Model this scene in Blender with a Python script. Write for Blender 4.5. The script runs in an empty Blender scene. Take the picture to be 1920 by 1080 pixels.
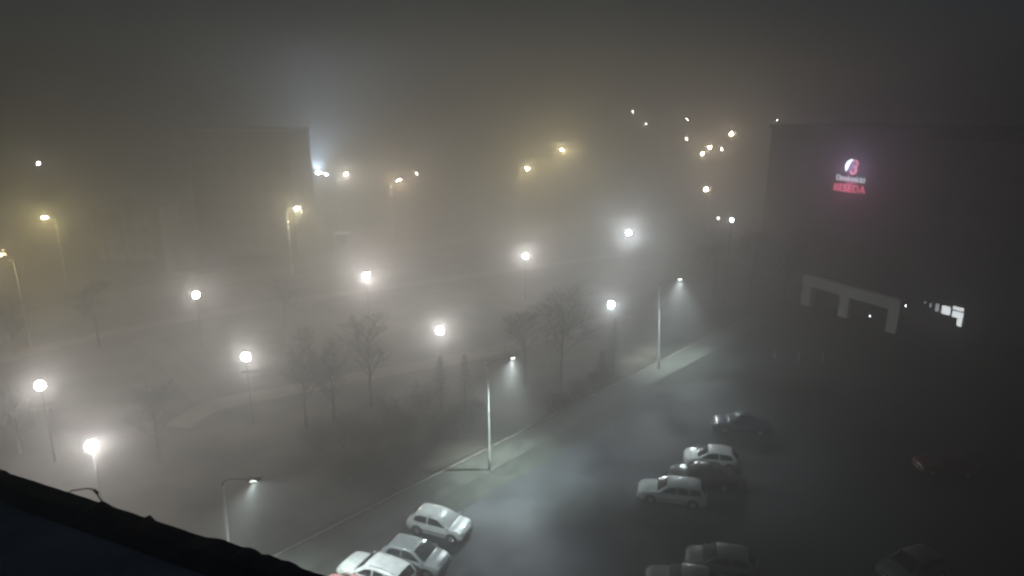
import bpy, bmesh, math, random
from mathutils import Vector, Matrix
R = math.radians
S = bpy.context.scene
COL = S.collection

# ------------------------------------------------------------------ camera
F_PX, PITCH, CAM_H = 1250.0, R(15.2), 25.0          # focal length in photo pixels (1920 wide)
cam = bpy.data.objects.new('camera', bpy.data.cameras.new('camera'))
COL.objects.link(cam)
cam.data.sensor_width = 36
cam.data.lens = F_PX / 1920 * 36
cam.data.clip_start = 0.05
cam.data.clip_end = 3000
cam.location = (0, 0, CAM_H)
cam.rotation_euler = (R(90) - PITCH, 0, 0)
S.camera = cam

# ------------------------------------------------------------------ world: a dim night sky
W = bpy.data.worlds.new('World')
S.world = W
W.use_nodes = True
nt = W.node_tree
nt.nodes.clear()
sky = nt.nodes.new('ShaderNodeTexSky')
sky.sky_type = 'NISHITA'
sky.sun_disc = False
sky.sun_elevation = R(25)
sky.sun_rotation = R(100)
hs = nt.nodes.new('ShaderNodeHueSaturation')
hs.inputs['Saturation'].default_value = 1.5
bg = nt.nodes.new('ShaderNodeBackground')
bg.inputs['Strength'].default_value = 0.0055
wo = nt.nodes.new('ShaderNodeOutputWorld')
nt.links.new(sky.outputs[0], hs.inputs['Color'])
nt.links.new(hs.outputs[0], bg.inputs['Color'])
nt.links.new(bg.outputs[0], wo.inputs['Surface'])

# ------------------------------------------------------------------ exposure and sampling
S.view_settings.view_transform = 'Standard'
S.view_settings.look = 'None'
S.view_settings.exposure = 0.0
S.view_settings.gamma = 1
S.view_settings.use_curve_mapping = False
S.render.engine = 'CYCLES'
S.cycles.use_denoising = True
S.cycles.denoising_prefilter = 'ACCURATE'
S.cycles.use_adaptive_sampling = False
S.cycles.filter_width = 2.6
S.cycles.max_bounces = 6
S.cycles.diffuse_bounces = 2
S.cycles.volume_bounces = 3
S.cycles.sample_clamp_indirect = 2.0
S.cycles.use_light_tree = True
S.cycles.caustics_reflective = False
S.cycles.caustics_refractive = False

HAZE_DENSITY, HAZE_G, HAZE_COL = 0.0160, 0.76, (.665, .66, .65)


def ray(x, y):
    a = (x - 960) / F_PX
    b = (y - 540) / F_PX
    return a, math.cos(PITCH) - b * math.sin(PITCH), -(math.sin(PITCH) + b * math.cos(PITCH))


def at(x, y, z=0.0):
    """where the sight line of photo pixel (x, y) meets the level z"""
    a, b, c = ray(x, y)
    t = (z - CAM_H) / c
    return Vector((a * t, b * t, z))


def at_dist(x, y, Y):
    """the point of the sight line at forward distance Y"""
    a, b, c = ray(x, y)
    t = Y / b
    return Vector((a * t, Y, CAM_H + c * t))


def tall(x, ybase, ytop):
    p = at(x, ybase)
    return at_dist(x, ytop, p.y).z


# ------------------------------------------------------------------ materials
MATS = {}


def mat(name, color, rough=0.7, metal=0.0, var=0.25, scale=2.0, coat=0.0, bump=0.0, spec=0.5, col2=None, detail=4):
    if name in MATS:
        return MATS[name]
    m = bpy.data.materials.new(name)
    m.use_nodes = True
    n = m.node_tree
    b = n.nodes['Principled BSDF']
    b.inputs['Roughness'].default_value = rough
    b.inputs['Metallic'].default_value = metal
    b.inputs['Specular IOR Level'].default_value = spec
    if coat:
        b.inputs['Coat Weight'].default_value = coat
        b.inputs['Coat Roughness'].default_value = 0.08
    tc = n.nodes.new('ShaderNodeTexCoord')
    nz = n.nodes.new('ShaderNodeTexNoise')
    nz.inputs['Scale'].default_value = scale
    nz.inputs['Detail'].default_value = detail
    n.links.new(tc.outputs['Object'], nz.inputs['Vector'])
    rp = n.nodes.new('ShaderNodeValToRGB')
    lo = [c * (1 - var) for c in color]
    hi = [min(1, c * (1 + var)) for c in (col2 or color)]
    rp.color_ramp.elements[0].position = 0.35
    rp.color_ramp.elements[1].position = 0.65
    rp.color_ramp.elements[0].color = (*lo, 1)
    rp.color_ramp.elements[1].color = (*hi, 1)
    n.links.new(nz.outputs['Fac'], rp.inputs['Fac'])
    n.links.new(rp.outputs['Color'], b.inputs['Base Color'])
    if bump:
        bp = n.nodes.new('ShaderNodeBump')
        bp.inputs['Strength'].default_value = bump
        n2 = n.nodes.new('ShaderNodeTexNoise')
        n2.inputs['Scale'].default_value = scale * 12
        n.links.new(tc.outputs['Object'], n2.inputs['Vector'])
        n.links.new(n2.outputs['Fac'], bp.inputs['Height'])
        n.links.new(bp.outputs['Normal'], b.inputs['Normal'])
    MATS[name] = m
    return m


def glow(name, color, strength):
    if name in MATS:
        return MATS[name]
    m = bpy.data.materials.new(name)
    m.use_nodes = True
    n = m.node_tree
    n.nodes.clear()
    e = n.nodes.new('ShaderNodeEmission')
    e.inputs['Color'].default_value = (*color, 1)
    e.inputs['Strength'].default_value = strength
    o = n.nodes.new('ShaderNodeOutputMaterial')
    n.links.new(e.outputs[0], o.inputs['Surface'])
    MATS[name] = m
    return m


M_GRASS = mat('winter_grass', (0.030, 0.027, 0.022), 0.95, var=0.5, scale=0.3, col2=(0.074, 0.065, 0.054), bump=0.6, detail=9)
M_LAWN = mat('lawn', (0.012, 0.015, 0.0145), 0.95, var=0.35, scale=0.8, bump=0.5, detail=8)
M_ASPH = mat('asphalt', (0.022, 0.025, 0.033), 0.9, var=0.3, scale=0.25, col2=(0.038, 0.041, 0.05), bump=0.25, detail=10)
_n = M_ASPH.node_tree
_nz = _n.nodes.new('ShaderNodeTexNoise'); _nz.inputs['Scale'].default_value = .16; _nz.inputs['Detail'].default_value = 8
_tc = _n.nodes.new('ShaderNodeTexCoord'); _n.links.new(_tc.outputs['Object'], _nz.inputs['Vector'])
_mr = _n.nodes.new('ShaderNodeMapRange'); _mr.inputs['From Min'].default_value = .4; _mr.inputs['From Max'].default_value = .62
_mr.inputs['To Min'].default_value = .66; _mr.inputs['To Max'].default_value = .88
_n.links.new(_nz.outputs['Fac'], _mr.inputs['Value']); _n.links.new(_mr.outputs[0], _n.nodes['Principled BSDF'].inputs['Roughness'])
M_ROAD = mat('road_asphalt', (0.11, 0.10, 0.095), 0.7, var=0.25, scale=0.3, bump=0.2, detail=9)
M_PAVE = mat('pavement_concrete', (0.07, 0.073, 0.067), 0.85, var=0.25, scale=0.7, bump=0.2, detail=9)
M_BAY = mat('bay_pavers', (0.036, 0.04, 0.036), 0.8, var=0.3, scale=0.6, bump=0.3, detail=9)
M_PATH = mat('path_gravel', (0.21, 0.185, 0.16), 0.9, var=0.22, scale=0.5, bump=0.2, detail=9)
M_KERB = mat('kerb_stone', (0.24, 0.22, 0.20), 0.85, var=0.25, scale=1.5, bump=0.2)
M_LINE = mat('worn_paint', (0.42, 0.42, 0.4), 0.7, var=0.35, scale=3)
M_POLE = mat('galvanised_steel', (0.62, 0.64, 0.63), 0.5, metal=0.3, var=0.12, scale=3)
M_DARKPOLE = mat('dark_painted_steel', (0.007, 0.007, 0.007), 0.75, var=0.2, scale=3)
M_HEAD = mat('lamp_housing', (0.09, 0.095, 0.1), 0.5, var=0.15)
M_BARK = mat('wet_bark', (0.035, 0.03, 0.025), 0.9, var=0.4, scale=5)
M_TWIG = mat('bare_twigs', (0.022, 0.019, 0.017), 0.9, var=0.3, scale=4)
M_NEEDLE = mat('conifer_needles', (0.02, 0.032, 0.018), 0.9, var=0.4, scale=3)
M_SHRUB = mat('dark_shrub_leaves', (0.026, 0.03, 0.02), 0.9, var=0.4, scale=3)
M_ROOF = mat('roof_bitumen', (0.36, 0.375, 0.37), 0.9, var=0.25, scale=4, bump=0.3)
M_FLASH = mat('edge_flashing', (0.05, 0.045, 0.043), 0.8, var=0.3, scale=9, bump=0.3)
M_CABLE = mat('black_cable', (0.012, 0.012, 0.012), 0.8)
M_PANEL = mat('panel_wall', (0.25, 0.24, 0.22), 0.9, var=0.12, scale=0.4)
M_TOWER = mat('tower_cladding', (0.045, 0.042, 0.042), 0.8, var=0.2, scale=0.3)
M_WING = mat('wing_cladding', (0.055, 0.06, 0.062), 0.8, var=0.2, scale=0.3)
M_PORT = mat('portico_render', (0.52, 0.52, 0.48), 0.85, var=0.12, scale=0.6)
M_PALEW = mat('pale_facade', (0.36, 0.35, 0.33), 0.9, var=0.15, scale=0.4)
M_FRAME = mat('window_frame', (0.05, 0.05, 0.052), 0.5)
M_DGLASS = mat('dark_glass', (0.012, 0.014, 0.016), 0.45, var=0.1, spec=0.2)
M_CGLASS = mat('car_glass', (0.02, 0.023, 0.025), 0.12, var=0.1, spec=0.7)
M_FOGREFL = mat('painted_reflection_windscreen', (.34, .36, .35), .35, var=.15, scale=1.5)  # reflected fog painted into the windscreen as a pale grey base colour
M_TYRE = mat('tyre_rubber', (0.015, 0.015, 0.015), 0.85)
M_RIM = mat('rim_alloy', (0.35, 0.36, 0.37), 0.35, metal=0.8)
M_TRIM = mat('black_trim', (0.02, 0.02, 0.021), 0.6)
M_HLIGHT = mat('headlight_glass', (0.7, 0.72, 0.74), 0.1, metal=0.7, var=0.05, coat=1)
M_TAIL = mat('tail_light_red', (0.28, 0.012, 0.012), 0.15, var=0.1, coat=1)
M_PLATE = mat('number_plate', (0.6, 0.6, 0.58), 0.5, var=0.05)


def paint(name, c, rough=0.28):
    return mat('paint_' + name, c, rough, var=0.12, scale=2.5, coat=0.8)


# ------------------------------------------------------------------ mesh helpers
def link(name, bm, m, parent=None, smooth=False):
    me = bpy.data.meshes.new(name)
    bm.normal_update()
    bm.to_mesh(me)
    bm.free()
    if smooth:
        for p in me.polygons:
            p.use_smooth = True
    for mm in (m if isinstance(m, (list, tuple)) else [m]):
        me.materials.append(mm)
    o = bpy.data.objects.new(name, me)
    COL.objects.link(o)
    if parent:
        o.parent = parent
    return o


def tag(o, label=None, cat=None, group=None, kind=None):
    if label:
        o['label'] = label
    if cat:
        o['category'] = cat
    if group:
        o['group'] = group
    if kind:
        o['kind'] = kind
    return o


def thing(name, label, cat, loc=(0, 0, 0), rz=0.0, group=None):
    o = bpy.data.objects.new(name, None)
    o.empty_display_size = 0.3
    COL.objects.link(o)
    o.location = loc
    o.rotation_euler = (0, 0, rz)
    return tag(o, label, cat, group)


def box(bm, x0, x1, y0, y1, z0, z1, bev=0.0):
    r = bmesh.ops.create_cube(bm, size=1)
    vs = r['verts']
    for v in vs:
        v.co = Vector((x0 + (v.co.x + .5) * (x1 - x0), y0 + (v.co.y + .5) * (y1 - y0), z0 + (v.co.z + .5) * (z1 - z0)))
    if bev:
        es = list({e for v in vs for e in v.link_edges})
        bmesh.ops.bevel(bm, geom=es, offset=bev, segments=2, affect='EDGES', profile=0.6)
    return bm


def tube(bm, pts, rad, n=8, cap=True):
    pts = [Vector(p) for p in pts]
    if not isinstance(rad, (list, tuple)):
        rad = [rad] * len(pts)
    rings = []
    for i, p in enumerate(pts):
        d = (pts[min(i + 1, len(pts) - 1)] - pts[max(i - 1, 0)]).normalized()
        a = d.cross(Vector((0.13, 0.97, 0.21)))
        if a.length < 0.05:
            a = d.cross(Vector((1, 0, 0)))
        a.normalize()
        b = d.cross(a)
        rings.append([bm.verts.new(p + rad[i] * (math.cos(2 * math.pi * k / n) * a + math.sin(2 * math.pi * k / n) * b)) for k in range(n)])
    for i in range(len(rings) - 1):
        for k in range(n):
            bm.faces.new((rings[i][k], rings[i][(k + 1) % n], rings[i + 1][(k + 1) % n], rings[i + 1][k]))
    if cap:
        bm.faces.new(rings[0][::-1])
        bm.faces.new(rings[-1])
    return bm


def ball(bm, c, r, sub=2, sz=1.0, sx=1.0, sy=1.0):
    q = bmesh.ops.create_icosphere(bm, subdivisions=sub, radius=r)
    for v in q['verts']:
        v.co = Vector((v.co.x * sx, v.co.y * sy, v.co.z * sz)) + Vector(c)
    return q['verts']


def sheet(name, pts, z, m, kind='structure'):
    bm = bmesh.new()
    bm.faces.new([bm.verts.new((p[0], p[1], z)) for p in pts])
    bmesh.ops.recalc_face_normals(bm, faces=bm.faces)
    if bm.faces[:][0].normal.z < 0:
        bmesh.ops.reverse_faces(bm, faces=bm.faces)
    o = link(name, bm, m)
    tag(o, kind=kind)
    return o


def ribbon(name, cl, w, z, m):
    """a flat strip of width w along the centre line cl"""
    bm = bmesh.new()
    cl = [Vector((p[0], p[1])) for p in cl]
    # smooth the line
    for _ in range(3):
        q = [cl[0]]
        for a, b in zip(cl[:-1], cl[1:]):
            q += [a * .75 + b * .25, a * .25 + b * .75]
        q.append(cl[-1])
        cl = q
    prev = None
    for i, p in enumerate(cl):
        d = (cl[min(i + 1, len(cl) - 1)] - cl[max(i - 1, 0)]).normalized()
        nn = Vector((-d.y, d.x))
        cur = (bm.verts.new((*(p + nn * w / 2), z)), bm.verts.new((*(p - nn * w / 2), z)))
        if prev:
            bm.faces.new((prev[0], prev[1], cur[1], cur[0]))
        prev = cur
    bmesh.ops.recalc_face_normals(bm, faces=bm.faces)
    if bm.faces[:][0].normal.z < 0:
        bmesh.ops.reverse_faces(bm, faces=bm.faces)
    return tag(link(name, bm, m), kind='structure')


# ------------------------------------------------------------------ the ground
sheet('ground', [(-760, -60), (760, -60), (760, 900), (-760, 900)], 0.0, M_GRASS)
K0 = Vector((-11.91, 34.91))                         # a point of the kerb
KU = Vector((0.686, 0.727)).normalized()             # along the kerb
KN = Vector((KU.y, -KU.x))                           # towards the car park


def kp(s, n):
    return K0 + KU * s + KN * n


sheet('car_park', [kp(-32, 3.05), kp(33, 3.05), (24, 59.5), (36, 60), (44, 56), (60, 47), (80, 20), (80, -20), (0, -20)], 0.008, M_ASPH)
sheet('parking_bays', [kp(-32, 2.56), kp(31, 2.56), kp(31, 4.5), kp(-32, 4.5)], 0.014, M_BAY)
bm = bmesh.new()
for a, b, z0 in ((0.0, 0.16, 0.13),):
    L = 60
    q = [kp(-32, a), kp(L, a), kp(L, b), kp(-32, b)]
    lo = [bm.verts.new((p.x, p.y, 0)) for p in q]
    hi = [bm.verts.new((p.x, p.y, z0)) for p in q]
    bm.faces.new(hi)
    for i in range(4):
        bm.faces.new((lo[i], lo[(i + 1) % 4], hi[(i + 1) % 4], hi[i]))
bmesh.ops.recalc_face_normals(bm, faces=bm.faces)
tag(link('kerb', bm, M_KERB), kind='structure')
sheet('gutter', [kp(-32, -.42), kp(60, -.42), kp(60, -.005), kp(-32, -.005)], 0.006, mat('muddy_edge', (.012, .01, .008), .95, var=.4, scale=1.2))
sheet('pavement', [kp(-32, 0.17), kp(60, 0.17), kp(60, 2.55), kp(-32, 2.55)], 0.06, M_PAVE)
sheet('lawn', [(13.2, 57.4), (24, 60.0), (26, 60.6), (36, 61.2), (45, 57.5), (44, 70), (37, 86), (18, 78)], 0.012, M_LAWN)
bm = bmesh.new()
for i in range(2):
    for n0, n1, s in ((11.6, 16.2, -8 + 2.7 * i),):
        q = [kp(s, n0), kp(s + .1, n0), kp(s + .1, n1), kp(s, n1)]
        bm.faces.new([bm.verts.new((p.x, p.y, 0.02)) for p in q][::-1])
bmesh.ops.recalc_face_normals(bm, faces=bm.faces)
for f in bm.faces:
    if f.normal.z < 0:
        f.normal_flip()
tag(link('bay_markings', bm, M_LINE), kind='structure')
P = lambda *l: [at(x, y).xy for x, y in l]
ribbon('park_path', P((330, 800), (400, 756), (560, 729), (690, 702), (905, 665), (1060, 620), (1180, 590)), 2.4, 0.006, M_PATH)
ribbon('side_path', P((395, 760), (345, 700), (290, 650), (230, 618)), 2.2, 0.004, mat('worn_side_path', (.12, .105, .09), .9, var=.3, scale=.5, detail=9))
ribbon('road', P((-320, 720), (-60, 640), (110, 590), (300, 545), (560, 490), (820, 455), (1080, 420), (1350, 385)), 8.5, 0.006, M_ROAD)
ribbon('footpath', P((-60, 690), (130, 640), (330, 600), (600, 555), (900, 515), (1150, 478)), 2.6, 0.010, M_PATH)
ribbon('road_edge_line', P((-320, 700), (-60, 622), (110, 573), (300, 531), (560, 479)), 0.3, 0.012, M_LINE)


# ------------------------------------------------------------------ lamps
def globe_lamp(p, r, m, label, group='white globe lamps in the park'):
    """a post-top lamp: tapered pole, collar, glowing globe, cap"""
    t = thing('globe_lamp', label, 'street lamp', (p.x, p.y, 0), 0, group)
    h = p.z
    b = bmesh.new()
    tube(b, [(0, 0, 0), (0, 0, .9), (0, 0, .95), (0, 0, h - r - .1)], [.07, .07, .045, .035], 10)
    link('pole', b, M_DARKPOLE, t, True)
    b = bmesh.new()
    tube(b, [(0, 0, h - r - .12), (0, 0, h - r * .9)], [.05, .13], 10)
    link('collar', b, M_DARKPOLE, t)
    b = bmesh.new()
    ball(b, (0, 0, h), r, 2)
    link('globe', b, m, t, True)
    return t


WHITE = (1.0, .955, .91)
COOL = (.88, .96, 1.0)
GLOBES = [  # photo x, y, radius, colour, intensity, label
    (172, 836, .32, (1, .965, .93), 215, 'brightest globe lamp, lowest of them, just above the dark roof edge'),
    (75, 723, .32, WHITE, 210, 'globe lamp at the left side with three pale specks under it'),
    (461, 669, .32, (1, .99, .95), 210, 'globe lamp with two small glints right below its glow'),
    (368, 553, .32, WHITE, 225, 'globe lamp behind and up left of the one with two glints'),
    (687, 517, .32, WHITE, 640, 'large white globe lamp in the middle of the park, left of centre'),
    (825, 619, .32, (1, .99, .95), 250, 'globe lamp above the dark shrubs with pointed conifers below'),
    (986, 480, .32, (1, .97, .93), 520, 'globe lamp near the picture centre beyond the park path'),
    (1179, 437, .32, COOL, 1000, 'farthest cool white globe lamp, above the third car park lamp'),
    (1146, 571, .32, COOL, 200, 'cool white globe lamp with a dark conifer right under it'),
]
for i, (x, y, r, c, I, lb) in enumerate(GLOBES):
    globe_lamp(at(x, y, 6.0), r, glow('globe_glass_%d' % i, c, .56 * I / (math.pi * r * r)), lb)


def street_lamp(p, c, I, label, arm=1.6, rz=0.0, idx=0, group='tall lamps along the road', pale=False):
    """tall column with a bent arm, a flat housing and a glowing bowl; p is the bowl"""
    t = thing('street_lamp', label, 'street lamp', (p.x, p.y, 0), rz, group)
    h = p.z
    pm = M_POLE
    b = bmesh.new()
    tube(b, [(-arm, 0, 0), (-arm, 0, 1.2), (-arm, 0, 1.25), (-arm, 0, h - .5)], [.11, .11, .08, .055], 10)
    link('pole', b, pm, t, True)
    b = bmesh.new()
    tube(b, [(-arm, 0, h - .5), (-arm * .93, 0, h - .15), (-arm * .7, 0, h + .08), (-.3, 0, h + .17)], [.055, .05, .045, .04], 8)
    link('arm', b, pm, t, True)
    b = bmesh.new()
    box(b, -.4, .42, -.15, .15, h + .1, h + .24, .04)
    link('housing', b, M_HEAD, t)
    b = bmesh.new()
    vs = ball(b, (.04, 0, h + .02), .2, 2, .75, 1.4, .8)
    link('bowl', b, glow('bowl_%d' % idx, c, .49 * I / .14), t, True)
    return t


SOD = (1.0, .86, .52)
WARM = (1.0, .80, .55)
PALE = (1.0, .94, .78)
TALL = [  # photo x, y, forward distance, colour, intensity, arm heading, label
    (84, 408, 93, (1, .84, .38), 1150, 3.0, 'yellowish street lamp at far left on a tall visible pole'),
    (-2, 478, 68, (1, .78, .38), 330, 3.0, 'yellowish street lamp cut by the left picture edge'),
    (557, 391, 101, (1, .88, .55), 720, 0.0, 'warm street lamp below left of the blue floodlight'),
    (648, 326, 135, PALE, 1500, 0.2, 'pale street lamp beside the blue floodlight, right of it'),
    (748, 338, 130, (1, .74, .48), 1150, 0.2, 'orange tinted street lamp with a tiny white dot to its upper right'),
    (989, 316, 140, (1, .82, .42), 1350, 0.2, 'lower left one of the two yellowish lamps in the middle distance'),
    (1054, 281, 150, (1, .82, .42), 2000, 0.2, 'upper right one of the two yellowish lamps in the middle distance'),
]
for i, (x, y, h, c, I, a, lb) in enumerate(TALL):
    street_lamp(at_dist(x, y, h), c, I, lb, 1.6, a, i)

# far lights: small lamps on poles or house walls seen through the fog
FAR = [  # photo x, y, forward distance, colour, intensity, radius, label
    (72, 306, 175, (1, .93, .82), 260, .3, 'small pale lamp alone above the yellowish far left street lamp'),
    (1331, 277, 215, (1, .80, .55), 900, .33, 'upper middle lamp of the warm cluster left of the red sign'),
    (1317, 288, 205, (1, .80, .55), 800, .33, 'lower left lamp of the warm cluster left of the red sign'),
    (1352, 280, 235, (1, .84, .62), 500, .25, 'faint right hand lamp of the warm cluster left of the red sign'),
    (1371, 251, 240, (1, .82, .60), 1300, .36, 'topmost bright lamp above the warm cluster'),
    (1324, 355, 143, (1, .82, .64), 240, .26, 'single warm lamp straight below the warm cluster'),
    (1372, 413, 103, (.97, .96, 1), 75, .2, 'small white lamp lowest in the column of lights left of the dark building'),
    (1347, 409, 130, (1, .9, .8), 5, .2, 'very faint speck of light beside the small white lamp'),
    (612, 327, 176, (.95, .97, 1), 130, .25, 'small white dot touching the glow of the blue floodlight'),
    (781, 325, 178, (1, .9, .85), 90, .22, 'tiny white dot up right of the orange tinted street lamp'),
]
for i, (x, y, Y, c, I, r, lb) in enumerate(FAR):
    Y, I = Y * .8, I * .4
    p = at_dist(x, y, Y)
    globe_lamp(p, r, glow('far_lamp_%d' % i, c, I / (math.pi * r * r)), lb, 'small far lamps in the fog')
DOTS = [
    (1186, 210, 250, (1, .9, .8), 60, .3, 'faint dot of light highest left of the far dots under the dark sky'),
    (1212, 233, 245, (1, .95, .85), 160, .3, 'whitish far dot just below the faint highest dot'),
    (1288, 223, 250, (1, .9, .75), 90, .3, 'faint far dot right above the diamond shaped one'),
    (1287, 260, 240, (1, .85, .7), 160, .3, 'far dot left of the warm lamp cluster'),
    (1455, 225, 245, (1, .97, .9), 170, .3, 'whitish far dot up left of the red sign'),
    (1742, 236, 245, (.9, .95, 1), 55, .3, 'faint far dot up right of the red sign'),
]
for i, (x, y, Y, c, I, r, lb) in enumerate(DOTS):
    p = at_dist(x, y, Y)
    globe_lamp(p, r, glow('far_dot_%d' % i, c, I / (math.pi * r * r)), lb, 'faint far dots of light under the sky')


def spot(parent, loc, aim, energy, angle, c, blend=.5, r=.1):
    l = bpy.data.lights.new('lamp_light', 'SPOT')
    l.energy = energy
    l.spot_size = R(angle)
    l.spot_blend = blend
    l.shadow_soft_size = r
    l.color = c
    o = bpy.data.objects.new('lamp_light', l)
    COL.objects.link(o)
    o.parent = parent
    o.location = loc
    o.rotation_euler = Vector(aim).to_track_quat('-Z', 'Y').to_euler()
    return o


def park_lamp(base, top, head, label, k):
    """car park lamp: leaning column, rising arm, flat shielded head lighting straight down"""
    t = thing('car_park_lamp', label, 'street lamp', (base.x, base.y, 0), 0, 'shielded lamps along the car park kerb')
    o = Vector((base.x, base.y, 0))
    tp, hd = top - o, head - o
    b = bmesh.new()
    tube(b, [(0, 0, 0), tp * .12, tp * .125, tp * .96, tp], [.105, .1, .085, .06, .055], 12)
    link('pole', b, M_POLE, t, True)
    b = bmesh.new()
    e = tp + (hd - tp) * .25 + Vector((0, 0, .28))
    tube(b, [tp, tp + Vector((.06, 0, .18)), e, hd + Vector((-.25, 0, .06))], [.045, .03, .022, .02], 8)
    link('arm', b, M_DARKPOLE, t, True)
    b = bmesh.new()
    box(b, hd.x - .3, hd.x + .3, hd.y - .13, hd.y + .13, hd.z + .03, hd.z + .13, .03)
    link('head', b, M_HEAD, t)
    b = bmesh.new()
    box(b, hd.x - .13, hd.x + .13, hd.y - .08, hd.y + .08, hd.z + .005, hd.z + .028)
    link('lens', b, glow('led_lens', (.86, 1, .93), 60), t)
    spot(t, hd + Vector((0, 0, -.1)), (.0, -.03, -1), 17000 * k, 88, (.82, 1, .93), 1.0, .08)
    for sg in (1, -1):                      # the two side-throw halves of the optic
        d = KU * 1.1 * sg + KN * .6
        spot(t, hd + Vector((0, 0, -.1)), (d.x, d.y, -1), 8300 * k, 84, (.84, .97, 1), 1.0, .08)
    return t


for (bx, by), (tx, ty), (hx, hy), k_, lb in (
        ((434, 1082), (417, 910), (476, 901), .8, 'nearest car park lamp, its pole rising behind the dark roof edge'),
        ((918, 882), (914, 688), (962, 671), 1.08, 'middle car park lamp standing on the pale pavement by the kerb'),
        ((1235, 692), (1236, 535), (1275, 524), 1.15, 'farthest car park lamp at the end of the pavement')):
    base = at(bx, by)
    top = at(tx, ty, 8.0)
    k = ray(hx, hy)
    tt = top.y / k[1]
    head = Vector((k[0] * tt, top.y, CAM_H + k[2] * tt))
    park_lamp(base, top, head, lb, k_)

# the blue-white floodlight far behind, shining up into the fog
p = at_dist(597, 324, 138)
t = thing('floodlight', 'bluish white floodlight shining up into the fog beside pale street lamps', 'floodlight', (p.x, p.y, 0))
b = bmesh.new()
tube(b, [(0, 0, 0), (0, 0, p.z - .35)], [.14, .08], 10)
link('mast', b, M_POLE, t, True)
b = bmesh.new()
box(b, -.45, .45, -.25, .25, p.z - .35, p.z - .1, .03)
link('housing', b, M_HEAD, t)
b = bmesh.new()
ball(b, (0, 0, p.z), .38, 2, .6)
link('lens', b, glow('flood_lens', (.72, .86, 1), 1600), t, True)
spot(t, (0, 0, p.z + .35), (-.06, 0, 1), 150000, 150, (.58, .78, 1), 1.0, .2)


# ------------------------------------------------------------------ cars
def lerp(a, b, t):
    return a + (b - a) * t


def curve(pts, x):
    """smooth interpolation through (x, value) points"""
    if x <= pts[0][0]:
        return pts[0][1]
    for (a, va), (b, vb) in zip(pts[:-1], pts[1:]):
        if x <= b:
            t = (x - a) / (b - a)
            return lerp(va, vb, t)
    return pts[-1][1]


CAR = {
    # deck: bonnet / belt / boot line; roof: greenhouse line; both against x from nose (+) to tail (-), as fractions of length
    'hatch': dict(L=3.85, W=1.66, H=1.42,
                  deck=[(-.5, .62), (-.485, .86), (-.42, .95), (.18, .93), (.36, .87), (.44, .79), (.48, .68), (.5, .52)],
                  roof=[(-.475, .80), (-.445, 1.02), (-.385, 1.24), (-.32, 1.34), (-.24, 1.39), (-.08, 1.42), (.03, 1.39), (.09, 1.31), (.17, 1.13), (.26, .92), (.30, .86)],
                  wins=[[(-.345, .96), (-.355, 1.05), (-.335, 1.18), (-.30, 1.26), (-.25, 1.295), (-.13, 1.315), (-.13, .94), (-.33, .94)],
                        [(-.105, .94), (-.105, 1.315), (.0, 1.30), (.05, 1.26), (.11, 1.15), (.19, .96), (.18, .94)]],
                  rear=(-.45, -.36), front=(.075, .258)),
    'estate': dict(L=4.45, W=1.72, H=1.47,
                   deck=[(-.5, .62), (-.49, .88), (-.44, .95), (.15, .93), (.33, .87), (.43, .79), (.48, .68), (.5, .52)],
                   roof=[(-.485, .82), (-.46, 1.02), (-.40, 1.36), (-.32, 1.43), (-.12, 1.47), (.03, 1.43), (.08, 1.35), (.215, .93), (.25, .86)],
                   wins=[[(-.41, .96), (-.385, 1.28), (-.27, 1.33), (-.245, 1.33), (-.245, .945)],
                         [(-.225, .945), (-.225, 1.33), (-.10, 1.345), (-.075, 1.34), (-.075, .94)],
                         [(-.055, .94), (-.055, 1.335), (.0, 1.31), (.05, 1.23), (.155, .94)]],
                   rear=(-.472, -.405), front=(.075, .21)),
    'sedan': dict(L=4.5, W=1.75, H=1.44,
                  deck=[(-.5, .60), (-.485, .86), (-.45, .95), (-.30, .97), (.15, .93), (.33, .87), (.43, .79), (.48, .68), (.5, .52)],
                  roof=[(-.40, .86), (-.345, .97), (-.24, 1.30), (-.17, 1.40), (-.06, 1.44), (.04, 1.40), (.09, 1.32), (.225, .93), (.26, .86)],
                  wins=[[(-.285, 1.03), (-.215, 1.26), (-.15, 1.31), (-.095, 1.33), (-.095, .985)],
                        [(-.075, .985), (-.075, 1.33), (.01, 1.29), (.06, 1.21), (.16, .975)]],
                  rear=(-.335, -.235), front=(.085, .22)),
}


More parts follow.
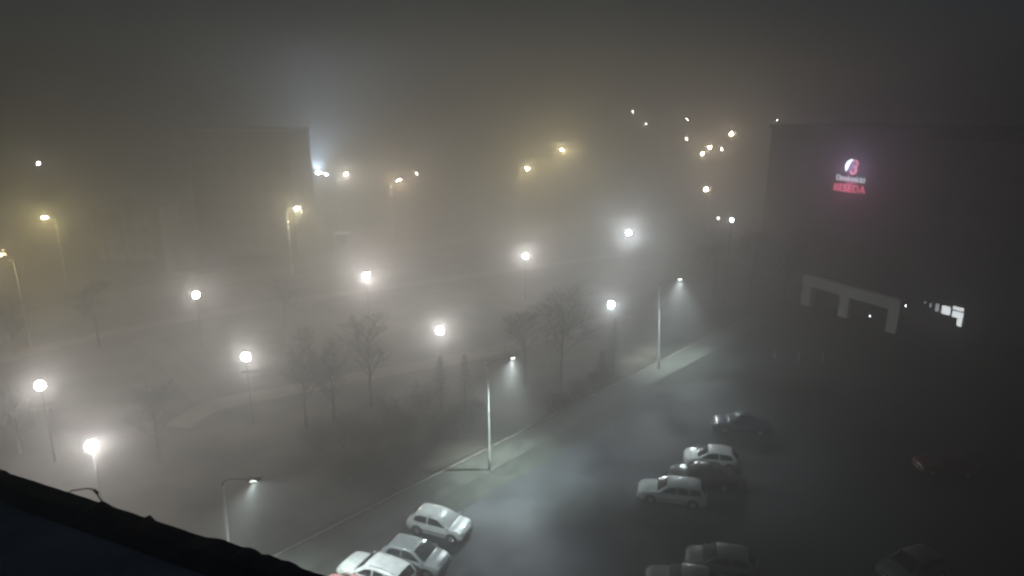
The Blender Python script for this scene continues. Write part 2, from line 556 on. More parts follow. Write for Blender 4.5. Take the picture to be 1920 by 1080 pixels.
def make_car(kind, color, label, loc, heading, rails=False, glass=None, group='cars in the car park'):
    d = CAR[kind]
    L, Wd, H = d['L'], d['W'], d['H']
    deck = [(x * L, z) for x, z in d['deck']]
    roof = [(x * L, z) for x, z in d['roof']]
    t = thing('parked_car', label, 'car', loc, R(heading), group)

    def half(x):                      # plan outline
        u = abs(x) / (L / 2)
        k = 1 - .13 * max(0, (u - .55) / .45) ** 2.2 - (.07 if x > 0 else .03) * max(0, (u - .9) / .1) ** 2
        return Wd / 2 * k

    def dk(x):
        return curve(deck, x)

    def tp(x):
        if x < roof[0][0] or x > roof[-1][0]:
            return dk(x)
        return max(dk(x), curve(roof, x))

    def ywide(x, z):                  # greenhouse half width at height z
        f = max(0, min(1, (z - .93) / (H - .93)))
        return half(x) * (.965 - .20 * f)

    def top_pt(x, v):
        z = tp(x)
        w = ywide(x, z) if z > dk(x) + .02 else half(x) * .93
        return Vector((x, v * w, z + .045 * (1 - v * v)))

    xs = [-L / 2 + L * i / 60 for i in range(61)]
    b = bmesh.new()
    rings = []
    for x in xs:
        hw, de, tz = half(x), dk(x), tp(x)
        u = abs(x) / (L / 2)
        zb = .2 + .16 * max(0, (u - .86) / .14) ** 1.5
        w1 = ywide(x, tz) if tz > de + .02 else hw * .93
        pr = [(0, zb), (hw * .8, zb), (hw * .965, zb + .06), (hw, lerp(zb, de, .45)), (hw * .995, lerp(zb, de, .72)), (hw * .965, de - .03),
              (lerp(hw * .955, w1, .35), lerp(de, tz, .3)), (lerp(hw * .955, w1, .72), lerp(de, tz, .68)), (w1 * 1.0, max(de, tz - .05)), (w1 * .93, tz), (w1 * .5, tz + .034), (0, tz + .045)]
        full = [(x, y, z) for y, z in pr] + [(x, -y, z) for y, z in pr[-2:0:-1]]
        rings.append([b.verts.new(v) for v in full])
    n = len(rings[0])
    for i in range(len(rings) - 1):
        for k in range(n):
            b.faces.new((rings[i][k], rings[i][(k + 1) % n], rings[i + 1][(k + 1) % n], rings[i + 1][k]))
    b.faces.new(rings[0])
    b.faces.new(rings[-1][::-1])
    bmesh.ops.recalc_face_normals(b, faces=b.faces)
    link('body', b, color, t, True)

    def pane(name, pts_fn, gm=None):
        bb = bmesh.new()
        pts_fn(bb)
        return link(name, bb, gm or M_CGLASS, t, False)

    def screen(x0, x1, vmax):
        def fn(bb):
            rows = []
            for i in range(7):
                x = lerp(x0, x1, i / 6) * L
                rows.append([])
                e = .003
                sl = (tp(x + e) - tp(x - e)) / (2 * e)
                nn = Vector((-sl, 0, 1)).normalized()
                for j in range(7):
                    v = lerp(-vmax, vmax, j / 6)
                    rows[-1].append(bb.verts.new(top_pt(x, v) + nn * .012))
            for i in range(6):
                for j in range(6):
                    bb.faces.new((rows[i][j], rows[i + 1][j], rows[i + 1][j + 1], rows[i][j + 1]))
        return fn
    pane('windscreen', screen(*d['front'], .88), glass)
    pane('rear_window', screen(*d['rear'], .84))
    for s in (1, -1):
        for poly in d['wins']:
            def fn(bb, poly=poly, s=s):
                vs = []
                for fx, z in poly:
                    x = fx * L
                    tz = tp(x)
                    de = dk(x)
                    hw = half(x)
                    w1 = ywide(x, tz) if tz > de + .02 else hw * .93
                    f = max(0, min(1, (z - de) / max(.05, tz - .05 - de)))
                    y = lerp(hw * .962, w1, f) + .014
                    vs.append(bb.verts.new((x, s * y, z)))
                bb.faces.new(vs if s < 0 else vs[::-1])
            pane('side_window', fn)
    # wheels
    for fx in (.305, -.295):
        for s in (1, -1):
            x = fx * L
            y = half(x)
            a = bmesh.new()
            for k in range(2):
                pass
            ring0 = [a.verts.new((x + .39 * math.cos(q * math.pi / 12), s * (y + .004), .31 + .39 * math.sin(q * math.pi / 12))) for q in range(-1, 14)]
            a.faces.new(ring0)
            link('wheel_arch', a, M_TRIM, t)
            w = bmesh.new()
            tube(w, [(x, s * (y - .19), .31), (x, s * (y - .17), .31), (x, s * (y - .0), .31), (x, s * (y + .02), .31)], [.27, .31, .31, .27], 22)
            tyre = link('wheel', w, M_TYRE, t)
            w = bmesh.new()
            tube(w, [(x, s * (y + .012), .31), (x, s * (y + .032), .31)], [.2, .17], 18)
            for q in range(5):
                an = q * 2 * math.pi / 5
                c0 = Vector((x + .1 * math.cos(an), s * (y + .033), .31 + .1 * math.sin(an)))
                tube(w, [c0, c0 + Vector((.07 * math.cos(an), 0, .07 * math.sin(an)))], .018, 5)
            link('rim', w, M_RIM, tyre)
    # lamps, plates, trim, mirrors
    for s in (1, -1):
        q = bmesh.new()
        ball(q, (L * .468, s * half(L * .468) * .80, .66), .17, 2, .52, .62, .95)
        link('headlight', q, M_HLIGHT, t, True)
        q = bmesh.new()
        ball(q, (-L * .487, s * half(-L * .487) * .86, .82), .15, 2, .95, .45, .6)
        link('tail_light', q, M_TAIL, t, True)
        q = bmesh.new()
        ball(q, (L * d['front'][1] - .12, s * (half(0) + .07), .98), .1, 2, .7, .55, 1.0)
        link('wing_mirror', q, color, t, True)
        q = bmesh.new()
        box(q, -L * .2, L * .2, s * half(0) - .012, s * half(0) + .016, .46, .52, .008)
        link('side_trim', q, M_TRIM, t)
        if rails:
            q = bmesh.new()
            xa, xb = -.38 * L, .0 * L
            yy = s * ywide(0, H) * .92
            tube(q, [(xa, yy, tp(xa) + .0), (xa + .1, yy, tp(xa + .1) + .06), (lerp(xa, xb, .5), yy, H + .07), (xb - .1, yy, tp(xb - .1) + .06), (xb, yy, tp(xb) + .0)], .016, 6)
            link('roof_rail', q, M_TRIM, t, True)
    q = bmesh.new()
    box(q, L * .478, L * .5 + .006, -.42, .42, .55, .63, .01)
    link('grille', q, M_TRIM, t)
    q = bmesh.new()
    box(q, L * .49, L * .5 + .012, -.26, .26, .36, .47, .004)
    link('number_plate', q, M_PLATE, t)
    q = bmesh.new()
    box(q, -L * .5 - .012, -L * .49, -.26, .26, .66, .77, .004)
    link('number_plate', q, M_PLATE, t)
    q = bmesh.new()
    box(q, L * .47, L * .5 + .01, -half(L * .48) * .85, half(L * .48) * .85, .24, .33, .02)
    link('bumper', q, M_TRIM, t)
    return t


WHITEP = paint('white', (.82, .84, .81), .35)
SILVER = paint('silver', (.42, .44, .44), .35)
GREYP = paint('grey', (.30, .32, .32), .35)
DGREY = paint('dark_grey', (.17, .175, .18), .35)
BLUEP = paint('dark_blue', (.035, .04, .075), .25)
BLACKP = paint('black', (.02, .022, .022), .25)
REDP = paint('faded_red', (.50, .20, .21), .4)
DREDP = paint('dark_red', (.16, .02, .025), .3)


def spot_at(x, y, z=.7):
    p = at(x, y, z)
    return (p.x, p.y, 0.02)


make_car('hatch', paint('dull_white', (.66, .68, .66), .4), 'small white hatchback parked nose out nearest the pavement, last of the left row', (-4.38, 35.3, .02), -22, glass=M_FOGREFL)
make_car('hatch', GREYP, 'grey car between the white hatchback and the white estate', spot_at(778, 1040), -22)
make_car('estate', WHITEP, 'white estate car with roof rails, its rear window towards the lane', spot_at(706, 1071), 154, True)
make_car('hatch', REDP, 'faded red car at the bottom edge beside the white estate', spot_at(656, 1113), 156)
make_car('estate', SILVER, 'silver estate car parked nose left in front of the dark low car', (10.5, 38.75, .02), 167)
make_car('sedan', BLACKP, 'black car squeezed between silver estate and white hatchback', spot_at(1318, 890), 168)
make_car('hatch', WHITEP, 'white hatchback in the right hand row, behind the black car', (14.35, 43.1, .02), 168)
make_car('sedan', BLUEP, 'dark blue car with glinting headlights, in the right hand row', spot_at(1390, 792), 169)
make_car('sedan', DGREY, 'dim grey car cut by the bottom edge, lowest of the right hand row', spot_at(1290, 1092), 166)
make_car('hatch', DGREY, 'dark rounded car behind the lowest dim grey car', spot_at(1352, 1050), 166)
make_car('hatch', DGREY, 'dim car hardly visible in the dark at the bottom right', spot_at(1712, 1060), 200)
make_car('hatch', DREDP, 'dark red car lost in the dark right half of the car park', spot_at(1772, 868), 175)


# ------------------------------------------------------------------ the cultural house on the right
BU = Vector((0.43, -0.903)).normalized()              # along the facade, towards the camera
BN = Vector((-BU.y, BU.x)) * -1                       # out of the facade, towards the park
BN = Vector((-0.903, -0.43)).normalized()
F0 = Vector((46, 86.6))
ANG = math.atan2(BU.y, BU.x)


def fp(s, o, z):
    q = F0 + BU * s + BN * o
    return Vector((q.x, q.y, z))


house = thing('cultural_house', 'big dark building at the right carrying the red and white lit sign', 'building', (F0.x, F0.y, 0), ANG)
# local axes: +x along the facade towards the camera, -y outwards (to the park)


def hbox(name, m, *a, bev=0.0, parent=house):
    b = bmesh.new()
    box(b, *a, bev)
    return link(name, b, m, parent)


hbox('tower', M_TOWER, -17, 7.2, 0, 22, 0, 22)
hbox('wing', M_WING, 7.2, 46, -.15, 20, 3.6, 21)
hbox('ground_floor', M_WING, 7.2, 46, .0, 19.8, 0, 3.6)
hbox('parapet', M_WING, -17.3, 7.5, -.3, 22.3, 22, 22.5)
hbox('roof_edge', M_WING, 7.5, 46.3, -.45, 20.3, 21, 21.4)
for k in range(5):
    w = hbox('window', M_FRAME, -15 + 4.6 * k, -12.6 + 4.6 * k, -.06, .05, 4.2, 6.2)
    hbox('pane', M_DGLASS, -14.9 + 4.6 * k, -12.7 + 4.6 * k, -.075, -.062, 4.3, 6.1, parent=w)
for r_ in range(4):
    for k in range(9):
        w = hbox('window', M_FRAME, 9 + 4 * k, 11.4 + 4 * k, -.21, -.10, 5 + 4 * r_, 7 + 4 * r_)
        hbox('pane', M_DGLASS, 9.1 + 4 * k, 11.3 + 4 * k, -.225, -.212, 5.1 + 4 * r_, 6.9 + 4 * r_, parent=w)
# lit shop windows at street level
LITW = glow('lit_shop_window', (.92, .97, 1), 3.0)
LITD = glow('half_lit_shop_window', (.92, .97, 1), .9)
for x0, x1, z0, z1, m in ((9.75, 9.9, 1.9, 2.2, LITD), (10.45, 10.65, 1.6, 2.15, LITD), (11.15, 11.6, 1.35, 2.3, LITD), (11.95, 12.95, 1.3, 2.3, LITW)):
    w = hbox('shop_window', M_FRAME, x0 - .06, x1 + .06, -.06, .02, z0 - .06, z1 + .06)
    hbox('pane', m, x0, x1, -.085, -.064, z0, z1, parent=w)
w = hbox('shop_window', M_FRAME, 13.1, 14.6, -.06, .02, .2, 2.75)
for x0, x1, z0, z1 in ((13.2, 14.4, 2.15, 2.55), (13.2, 14.45, 1.25, 2.0), (13.9, 14.45, .35, 1.2)):
    hbox('pane', LITW, x0, x1, -.085, -.064, z0, z1, parent=w)

# portico
A = Vector((38.6, 83.6))
Bq = Vector((43.75, 72.6))
PD = (Bq - A)
PL = PD.length
port = thing('portico', 'pale square framed portico of three posts before the dark building', 'portico', (A.x, A.y, 0), math.atan2(PD.y, PD.x))


def pbox(name, *a):
    b = bmesh.new()
    box(b, *a, .02)
    return link(name, b, M_PORT, port)


for x in (0, PL * .47, PL):
    pbox('post', x - .68, x + .68, -.45, .45, 0, 2.65)
pbox('beam', -.68, PL + .68, -.46, .46, 2.653, 4.05)
b = bmesh.new()
box(b, -.3, PL + .3, .465, 2.2, 3.35, 3.75, .02)
link('canopy_slab', b, M_WING, port)
b = bmesh.new()
box(b, .5, PL - 3.0, 1.8, 2.0, 0, 3.3)
link('entrance_glazing', b, M_DGLASS, port)

for (x, y, Y, I, lb) in ((1630, 592, 76.4, .35, 'tiny wall light under the pale portico'), (1697, 573, 78.6, .7, 'tiny wall light between portico and lit shop windows')):
    p = at_dist(x, y, Y)
    t = thing('wall_light', lb, 'lamp', (p.x, p.y, p.z), 0, 'tiny lights by the portico')
    b = bmesh.new()
    box(b, -.1, .1, .0, .25, -.08, .12, .02)
    link('bracket', b, M_HEAD, t)
    b = bmesh.new()
    ball(b, (0, -.1, 0), .09, 2)
    link('bulb', b, glow('bulb_%d' % x, (.9, .97, 1), I / .025), t, True)

# the sign on the tower: logo over two lines of letters
sgn = thing('illuminated_sign', 'red and white lit logo sign over the word BESEDA', 'sign', fp(0, 0, 0), ANG)
sc = at_dist(1597, 335, 88.9)
sgn.location = Vector((sc.x, sc.y, sc.z)) + Vector((BN.x, BN.y, 0)) * .0
# bring it onto the facade plane, a little proud of it
off = (Vector((sc.x, sc.y)) - F0).dot(BN)
sgn.location = Vector((sc.x, sc.y, sc.z)) + Vector((BN.x, BN.y, 0)) * (.18 - off)
SW = glow('sign_white', (.80, .92, 1), 9)
SW2 = glow('sign_white_letters', (.78, .92, 1), 2.6)
SR = glow('sign_red_letters', (1, .17, .27), 2.7)
SP = glow('sign_pink', (1, .33, .50), 2.8)


def letters(name, txt, size, width, z, m):
    c = bpy.data.curves.new(name, 'FONT')
    c.body = txt
    c.align_x = 'CENTER'
    c.size = size
    c.extrude = .04
    c.offset = -.004
    c.space_character = 1.1
    o = bpy.data.objects.new(name, c)
    COL.objects.link(o)
    dg = bpy.context.evaluated_depsgraph_get()
    me = bpy.data.meshes.new_from_object(o.evaluated_get(dg))
    bpy.data.objects.remove(o)
    xs = [v.co.x for v in me.vertices]
    k = width / (max(xs) - min(xs))
    cx = (max(xs) + min(xs)) / 2
    for v in me.vertices:
        x, y, zz = v.co
        v.co = ((x - cx) * k, -zz, y + z)
    me.materials.clear()
    me.materials.append(m)
    q = bpy.data.objects.new(name, me)
    COL.objects.link(q)
    q.parent = sgn
    return q


letters('upper_lettering', 'Otrokovická', 1.15, 4.3, -.35, SW2)
letters('lower_lettering', 'BESEDA', 1.4, 4.7, -1.75, SR)


def arc_shape(name, c, ro, ri, a0, a1, m, squeeze=1.0, taper=True):
    b = bmesh.new()
    N = 24
    prev = None
    for i in range(N + 1):
        f = i / N
        a = lerp(a0, a1, f)
        th = (ro - ri) * (math.sin(math.pi * f) ** .6 if taper else 1)
        r0 = ro - th
        o4 = [b.verts.new((c[0] + r * math.cos(a) * squeeze, y, c[1] + r * math.sin(a))) for r, y in ((ro, -.06), (max(r0, .01), -.06), (max(r0, .01), .06), (ro, .06))]
        if prev:
            for k in range(4):
                b.faces.new((prev[k], prev[(k + 1) % 4], o4[(k + 1) % 4], o4[k]))
        prev = o4
    bmesh.ops.remove_doubles(b, verts=b.verts, dist=.0005)
    bmesh.ops.recalc_face_normals(b, faces=b.faces)
    return link(name, b, m, sgn)


arc_shape('white_crescent', (-.05, 1.52), .98, .58, R(88), R(215), SW, .95)
arc_shape('red_upper_lobe', (.36, 1.98), .54, .30, R(110), R(-95), SP, .9, False)
arc_shape('red_lower_lobe', (.22, 1.16), .62, .32, R(70), R(-165), SP, .9, False)
for zz, e, c in ((1.6, 600, (.62, .50, 1)), (-.9, 380, (1, .25, .42))):  # added unseen point lights before the letters, tinting the fog round the sign
    l = bpy.data.lights.new('added_halo_light', 'POINT')
    l.energy = e
    l.color = c
    l.shadow_soft_size = .3
    o = bpy.data.objects.new('added_halo_light', l)
    COL.objects.link(o)
    o.parent = sgn
    o.location = (0, -.55, zz)

# ------------------------------------------------------------------ buildings on the left, far off
p0 = at_dist(372, 440, 114)
p1 = at_dist(556, 440, 114)
apt = thing('apartment_block', 'dim apartment block silhouetted left of the blue floodlight', 'building', (p0.x, 114, 0))
w = p1.x - p0.x
zt = at_dist(460, 246, 114).z
b = bmesh.new(); box(b, 0, w, 0, 12, 0, zt); link('wall', b, mat('dim_block_wall', (.10, .095, .09), .9, var=.15, scale=.3), apt)
b = bmesh.new(); box(b, -.3, w + .3, -.3, 12.3, zt, zt + .4); link('roof', b, M_ROOF, apt)
for r_ in range(6):
    for k in range(6):
        x = w * (k + .5) / 6
        b = bmesh.new(); box(b, x - .8, x + .8, -.06, .03, 1.6 + r_ * 3.1, 3.1 + r_ * 3.1); q = link('window', b, M_FRAME, apt)
        b = bmesh.new(); box(b, x - .7, x + .7, -.075, -.062, 1.7 + r_ * 3.1, 3.0 + r_ * 3.1); link('pane', b, M_DGLASS, q)

p0 = at_dist(178, 420, 110)
p1 = at_dist(282, 420, 110)
w = p1.x - p0.x
low = thing('low_building', 'pale low building glimpsed behind bare trees at the left', 'building', (p0.x, 110, 0))
b = bmesh.new(); box(b, 0, w, 0, 10, 0, 8.6); link('wall', b, M_PALEW, low)
b = bmesh.new(); box(b, -.4, w + .4, -.4, 10.4, 8.6, 9.0); link('roof', b, M_ROOF, low)
for k in range(4):
    for r_ in range(2):
        x = w * (k + .5) / 4
        b = bmesh.new(); box(b, x - .7, x + .7, -.06, .03, 1.1 + 3.2 * r_, 2.5 + 3.2 * r_); q = link('window', b, M_PALEW, low)
        b = bmesh.new(); box(b, x - .6, x + .6, -.075, -.062, 1.2 + 3.2 * r_, 2.4 + 3.2 * r_); link('pane', b, mat('pale_pane_glass', (.16, .16, .15), .4), q)  # panes lightened so the windows hardly stand out from the wall
p0 = at_dist(300, 420, 101)
p1 = at_dist(328, 420, 101)
w = p1.x - p0.x
st = thing('stair_tower', 'narrow pale stair tower right of the low pale building', 'building', (p0.x, 101, 0))
b = bmesh.new(); box(b, 0, w * .45, 0, 4, 0, 10.2); link('wall', b, M_PALEW, st)
b = bmesh.new(); box(b, w * .45, w * 1.5, .8, 4, 0, 7.4); link('side_wall', b, M_PANEL, st)
b = bmesh.new(); box(b, -.2, w * .45 + .2, -.2, 4.2, 10.2, 10.45); link('roof', b, M_ROOF, st)
# pale shelter
p = at(641, 437, 2.6)
sh = thing('shelter', 'small pale flat roofed shelter showing as a light bar in the fog', 'shelter', (p.x, p.y, 0))
b = bmesh.new(); box(b, -1.4, 1.4, -.8, .8, 2.45, 2.75, .03); link('roof', b, mat('white_roof', (.8, .8, .76), .6, var=.05), sh)
for sx in (-1.2, 1.2):
    for sy in (-.6, .6):
        b = bmesh.new(); tube(b, [(sx, sy, 0), (sx, sy, 2.45)], .045, 8); link('post', b, M_POLE, sh)
b = bmesh.new(); box(b, -1.2, 1.2, .62, .66, .5, 2.3); link('back_panel', b, M_DGLASS, sh)
b = bmesh.new(); box(b, -.9, .9, .1, .5, .42, .48); link('bench', b, M_TRIM, sh)

# ------------------------------------------------------------------ the roof the camera stands on
E0 = Vector((-1.462, 1.700)); E1 = Vector((-0.412, 1.255))
ED = (E1 - E0).normalized()
EN = Vector((-ED.y, ED.x))
if EN.y < 0:
    EN = -EN
home = thing('camera_building', 'black flat roof edge filling the lower left corner', 'building', (E0.x, E0.y, 0), math.atan2(ED.y, ED.x))
b = bmesh.new(); box(b, -22, 16, -12, -.12, 0, 23.86); link('wall', b, M_PANEL, home)
b = bmesh.new(); box(b, -22.2, 16.2, -12.1, -.02, 23.862, 23.985); link('roof', b, M_ROOF, home)
random.seed(5)
b = bmesh.new()
prev = None
N = 420
for i in range(N + 1):
    x = lerp(-3, 5, i / N)
    lump = .0025 * random.random()
    for c, wd, hh in ((.02, .012, .006), (.43, .02, .010), (.60, .012, .012), (.85, .05, .009), (.93, .03, .013), (.985, .025, .010), (1.04, .03, .009), (-.3, .02, .006)):
        if abs(x - c) < wd:
            lump += hh * (1 - ((x - c) / wd) ** 2) ** .5
    cur = [b.verts.new((x, y, z)) for y, z in ((.0, 23.8), (.0, 23.998 + lump), (-.05, 24.0 + lump), (-.09, 23.987))]
    if prev:
        for k in range(3):
            b.faces.new((prev[k], cur[k], cur[k + 1], prev[k + 1]))
    prev = cur
bmesh.ops.recalc_face_normals(b, faces=b.faces)
link('edge_flashing', b, M_FLASH, home)
# a loose cable looping over the edge
cb = thing('cable', 'black loose cable looping up over the roof edge', 'cable', (E0.x, E0.y, 0), math.atan2(ED.y, ED.x))
inv = Matrix.Rotation(-math.atan2(ED.y, ED.x), 3, 'Z')


def edge_local(x, y):
    """where the sight line meets the upright plane of the roof edge, in the building's own axes"""
    a, c, d = ray(x, y)
    nrm = EN
    tq = E0.dot(nrm) / (a * nrm.x + c * nrm.y)
    q = Vector((a * tq - E0.x, c * tq - E0.y, CAM_H + d * tq))
    q = inv @ q
    return q


pts = [edge_local(x, y) + Vector((0, .01, 0)) for x, y in ((118, 929), (128, 923), (140, 921.5), (152, 920), (160, 919.5), (166, 921), (171, 925), (176, 931), (180, 938), (184, 944))]
b = bmesh.new(); tube(b, pts, .0016, 8); link('wire', b, M_CABLE, cb, True)
b = bmesh.new(); tube(b, [edge_local(170, 922) + Vector((0, .01, 0)), edge_local(176.5, 929) + Vector((0, .01, 0))], .0038, 8); link('connector', b, M_CABLE, cb, True)


# ------------------------------------------------------------------ trees and shrubs
def branchy(rng, b, p, d, length, rad, depth, spread, up, minr=.006):
    segs = 3 if depth > 1 else 2
    pts, rads = [p.copy()], [rad]
    q = p.copy()
    dd = d.copy()
    for i in range(segs):
        dd = (dd + Vector((rng.uniform(-1, 1), rng.uniform(-1, 1), rng.uniform(-.4, .8) * up)) * .16).normalized()
        q = q + dd * length / segs
        pts.append(q.copy())
        rads.append(max(minr, rad * (1 - .55 * (i + 1) / segs)))
    tube(b, pts, rads, 6 if depth > 2 else 4 if depth > 1 else 3, False)
    if depth == 0:
        return
    nb = rng.randint(3, 5)
    for i in range(nb):
        f = rng.uniform(.35, 1)
        k = min(segs - 1, int(f * segs))
        o = pts[k].lerp(pts[k + 1], f * segs - k)
        az = rng.uniform(0, 6.283)
        side = Vector((math.cos(az), math.sin(az), rng.uniform(-.1, .5)))
        nd = (dd * (1 - spread) + side * spread).normalized()
        branchy(rng, b, o, nd, length * rng.uniform(.55, .75), max(minr, rad * .45), depth - 1, spread, up, minr)


def bare_tree(x, y, ytop, label, seed, crown_w=.55, depth=4, group='bare trees in the park', rad=.14):
    p = at(x, y)
    h = tall(x, y, ytop)
    rng = random.Random(seed)
    t = thing('bare_tree', label, 'tree', p, 0, group)
    b = bmesh.new()
    pts = [Vector((0, 0, -.1))]
    for i in range(1, 7):
        pts.append(Vector((rng.uniform(-1, 1) * .02 * h * i / 6, rng.uniform(-1, 1) * .02 * h * i / 6, h * .82 * i / 6)))
    rr = [rad * (1.25 if i == 0 else 1 - .8 * i / 6) for i in range(7)]
    tube(b, pts, rr, 8)
    link('trunk', b, M_BARK, t, True)
    b = bmesh.new()
    for i in range(17):
        f = rng.uniform(.34, 1)
        k = min(5, int(f * 6))
        o = pts[k].lerp(pts[k + 1], f * 6 - k)
        az = rng.uniform(0, 6.283)
        d = Vector((math.cos(az) * crown_w * 1.6, math.sin(az) * crown_w * 1.6, 1.0)).normalized()
        branchy(rng, b, o, d, h * rng.uniform(.2, .33) * (1.25 - .5 * f), rad * .3, depth - 1, .5, 1.0, .008)
    link('crown', b, M_TWIG, t, False)
    return t


TREES = [
    (697, 762, 600, 'slender bare tree standing before the park path at its middle', .5),
    (1052, 742, 545, 'tall bare tree behind the glow of the middle car park lamp', .8),
    (575, 800, 640, 'bare tree at the left end of the dark shrubs', .5),
    (628, 790, 660, 'bushy bare tree second from the left end of the shrubs', .7),
    (240, 500, 378, 'bare tree in front of the pale low building', .7),
    (205, 495, 392, 'smaller bare tree left before the pale low building', .8),
    (186, 648, 540, 'bare tree beside the road at the left', .5),
    (30, 668, 572, 'bare tree at the left picture edge above the globe lamp', .6),
    (538, 640, 530, 'bare tree between two globe lamps, beyond the park path', .5),
    (985, 720, 590, 'wide bare tree just above the middle car park lamp head', .8),
    (1338, 560, 440, 'faint bare tree right of the farthest car park lamp', .6),
    (1405, 575, 432, 'faint bare tree below the small white far lamp', .6),
    (1465, 600, 450, 'faint bare tree left of the pale portico', .6),
    (300, 860, 735, 'bare tree hardly visible on the near lawn at the left', .5),
    (40, 850, 745, 'thin bare tree below the left globe lamp', .5),
]
for i, (x, y, yt, lb, cw) in enumerate(TREES):
    bare_tree(x, y, yt, lb, 40 + i, cw)


def conifer(x, y, ytop, label, seed, slim=.16):
    p = at(x, y)
    h = tall(x, y, ytop)
    rng = random.Random(seed)
    t = thing('conifer', label, 'tree', p, 0, 'slim dark conifers in the park')
    b = bmesh.new(); tube(b, [(0, 0, -.1), (0, 0, h * .97)], [.1, .02], 7); link('trunk', b, M_BARK, t, True)
    b = bmesh.new()
    for i in range(1500):
        f = rng.random() ** .8
        z = h * (.06 + .94 * f)
        r = h * slim * (1 - f) ** .85 * (.55 + .45 * math.sin(f * 31 + seed) ** 2) * rng.uniform(.15, 1.05) + .03
        a = rng.uniform(0, 6.283)
        c = Vector((r * math.cos(a), r * math.sin(a), z - r * .25))
        s = rng.uniform(.10, .22)
        out = Vector((math.cos(a), math.sin(a), rng.uniform(-.5, .1)))
        sd = Vector((-math.sin(a), math.cos(a), rng.uniform(-.4, .4))) * s * .35
        b.faces.new([b.verts.new(c - sd), b.verts.new(c + sd), b.verts.new(c + out * s)])
    link('crown', b, M_NEEDLE, t)
    return t


for i, (x, y, yt, lb, sl) in enumerate([
        (1149, 700, 598, 'dark conifer right under the cool white globe lamp', .17),
        (829, 800, 668, 'pointed conifer left of two above the shrubs', .24),
        (873, 790, 664, 'pointed conifer right of two above the shrubs', .24),
        (1128, 706, 655, 'low conifer left of the one under the globe lamp', .28)]):
    conifer(x, y, yt, lb, 70 + i, sl)


def shrub(x, y, h, wd, label, seed):
    p = at(x, y)
    rng = random.Random(seed)
    t = thing('shrub', label, 'shrub', p, 0, 'dark shrubs between the park and the kerb')
    b = bmesh.new()
    for i in range(14):
        a = rng.uniform(0, 6.283)
        d = Vector((math.cos(a) * .5, math.sin(a) * .5, 1)).normalized()
        branchy(rng, b, Vector((rng.uniform(-.3, .3) * wd, rng.uniform(-.3, .3) * wd, 0)), d, h * rng.uniform(.4, .6), .022, 3, .5, 1.0, .007)
    link('stems', b, M_TWIG, t)
    b = bmesh.new()
    for i in range(900):
        a = rng.uniform(0, 6.283)
        f = rng.random()
        r = wd * math.sqrt(rng.random()) * (.55 + .45 * math.sin(math.pi * min(1, f + .2)))
        c = Vector((r * math.cos(a), r * math.sin(a), h * f * rng.uniform(.6, 1)))
        s = rng.uniform(.05, .12)
        u = Vector((rng.uniform(-1, 1), rng.uniform(-1, 1), rng.uniform(-1, 1))).normalized()
        v = u.cross(Vector((.3, .5, .8))).normalized()
        b.faces.new([b.verts.new(c - u * s), b.verts.new(c + v * s * .5), b.verts.new(c + u * s), b.verts.new(c - v * s * .5)])
    link('leaves', b, M_SHRUB, t)
    return t


SHR = [
    (600, 850, 2.6, 1.5, 'dark shrub at the lower left end of the thicket'),
    (650, 835, 3.0, 1.5, 'dark shrub under the bushy bare tree'),
    (705, 840, 2.4, 1.6, 'dark shrub at the foot of the slender bare tree'),
    (735, 800, 2.8, 1.4, 'upright shrub right of the slender bare tree'),
    (765, 825, 2.6, 1.5, 'dark shrub in the middle of the thicket'),
    (790, 780, 3.0, 1.3, 'upright shrub left of the pointed conifers'),
    (815, 830, 2.6, 1.5, 'dark shrub in front of the left pointed conifer'),
    (855, 815, 2.8, 1.5, 'dark shrub between and below the two pointed conifers'),
    (890, 790, 2.2, 1.4, 'dark shrub left of the middle lamp pole'),
    (745, 870, 1.8, 1.4, 'low shrub nearest the kerb in the thicket'),
    (660, 890, 1.6, 1.4, 'low shrub alone at the front of the thicket'),
    (1045, 765, 1.6, 1.3, 'low hedge shrub by the kerb at the foot of the tall bare tree'),
    (1080, 745, 1.7, 1.3, 'low hedge shrub second along the kerb past the bare tree'),
    (1112, 728, 1.7, 1.3, 'low hedge shrub farthest along the kerb'),
]
for i, (x, y, h, wd, lb) in enumerate(SHR):
    shrub(x, y, h, wd, lb, 200 + i)

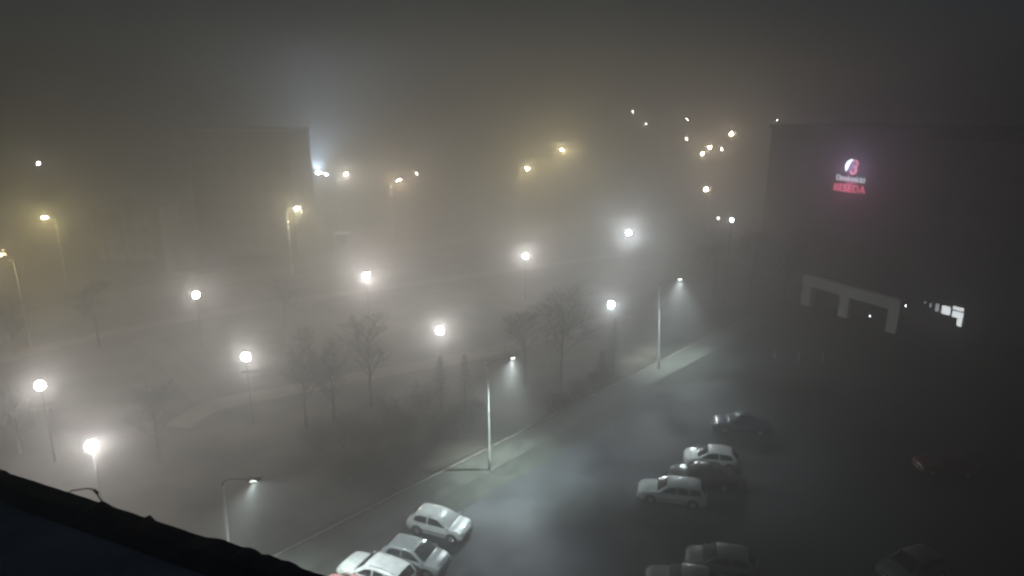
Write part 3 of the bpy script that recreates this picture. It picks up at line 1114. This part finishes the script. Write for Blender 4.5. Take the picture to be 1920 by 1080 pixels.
# small things: bollards by the lawn, litter bins under two lamps
proto = None
for x, y, lb in ((1452, 672, 'pale bollard left of three at the far end of the car park'), (1497, 676, 'middle one of three pale bollards at the far end'), (1541, 680, 'pale bollard right of three, nearest the portico')):
    p = at(x, y)
    if proto is None:
        proto = thing('bollard', lb, 'bollard', p, 0, 'bollards at the car park end')
        b = bmesh.new(); tube(b, [(0, 0, 0), (0, 0, .95), (0, 0, 1.0)], [.07, .07, .04], 10); link('post', b, mat('white_bollard', (.35, .35, .33), .6, var=.1), proto, True)
        b = bmesh.new(); tube(b, [(0, 0, .72), (0, 0, .86)], .074, 10); link('band', b, M_TRIM, proto, True)
    else:
        r = proto.copy(); COL.objects.link(r); r.location = p; r['label'] = lb
        for ch in proto.children:
            c = ch.copy(); COL.objects.link(c); c.parent = r
for x, y, lb in ((470, 712, 'park bench with pale slats under the globe lamp with two glints'), (80, 775, 'park bench with pale slats under the left globe lamp')):
    p = at(x, y)
    t = thing('park_bench', lb, 'bench', p, .3, 'park benches under globe lamps')
    bm_slat = mat('pale_slats', (.16, .15, .135), .5, var=.1)
    b = bmesh.new()
    for k in range(3):
        box(b, -.8, .8, -.2 + .16 * k, -.08 + .16 * k, .42, .455)
    link('seat', b, bm_slat, t)
    b = bmesh.new()
    for k in range(2):
        box(b, -.8, .8, .3, .335, .6 + .15 * k, .71 + .15 * k)
    link('backrest', b, bm_slat, t)
    for sx in (-.6, .6):
        b = bmesh.new(); box(b, sx - .03, sx + .03, -.2, .36, 0, .415); link('leg', b, M_TRIM, t)

# ------------------------------------------------------------------ fog
b = bmesh.new()
box(b, -770, 770, -70, 910, -1.0, 36.0)
hz = link('haze', b, [])
tag(hz, kind='stuff')
m = bpy.data.materials.new('fog')
m.use_nodes = True
n = m.node_tree
n.nodes.clear()
v = n.nodes.new('ShaderNodeVolumePrincipled')
v.inputs['Color'].default_value = (*HAZE_COL, 1)
v.inputs['Density'].default_value = HAZE_DENSITY
v.inputs['Anisotropy'].default_value = HAZE_G
o = n.nodes.new('ShaderNodeOutputMaterial')
n.links.new(v.outputs[0], o.inputs['Volume'])
m.cycles.homogeneous_volume = True
hz.data.materials.append(m)
hz.display_type = 'WIRE'
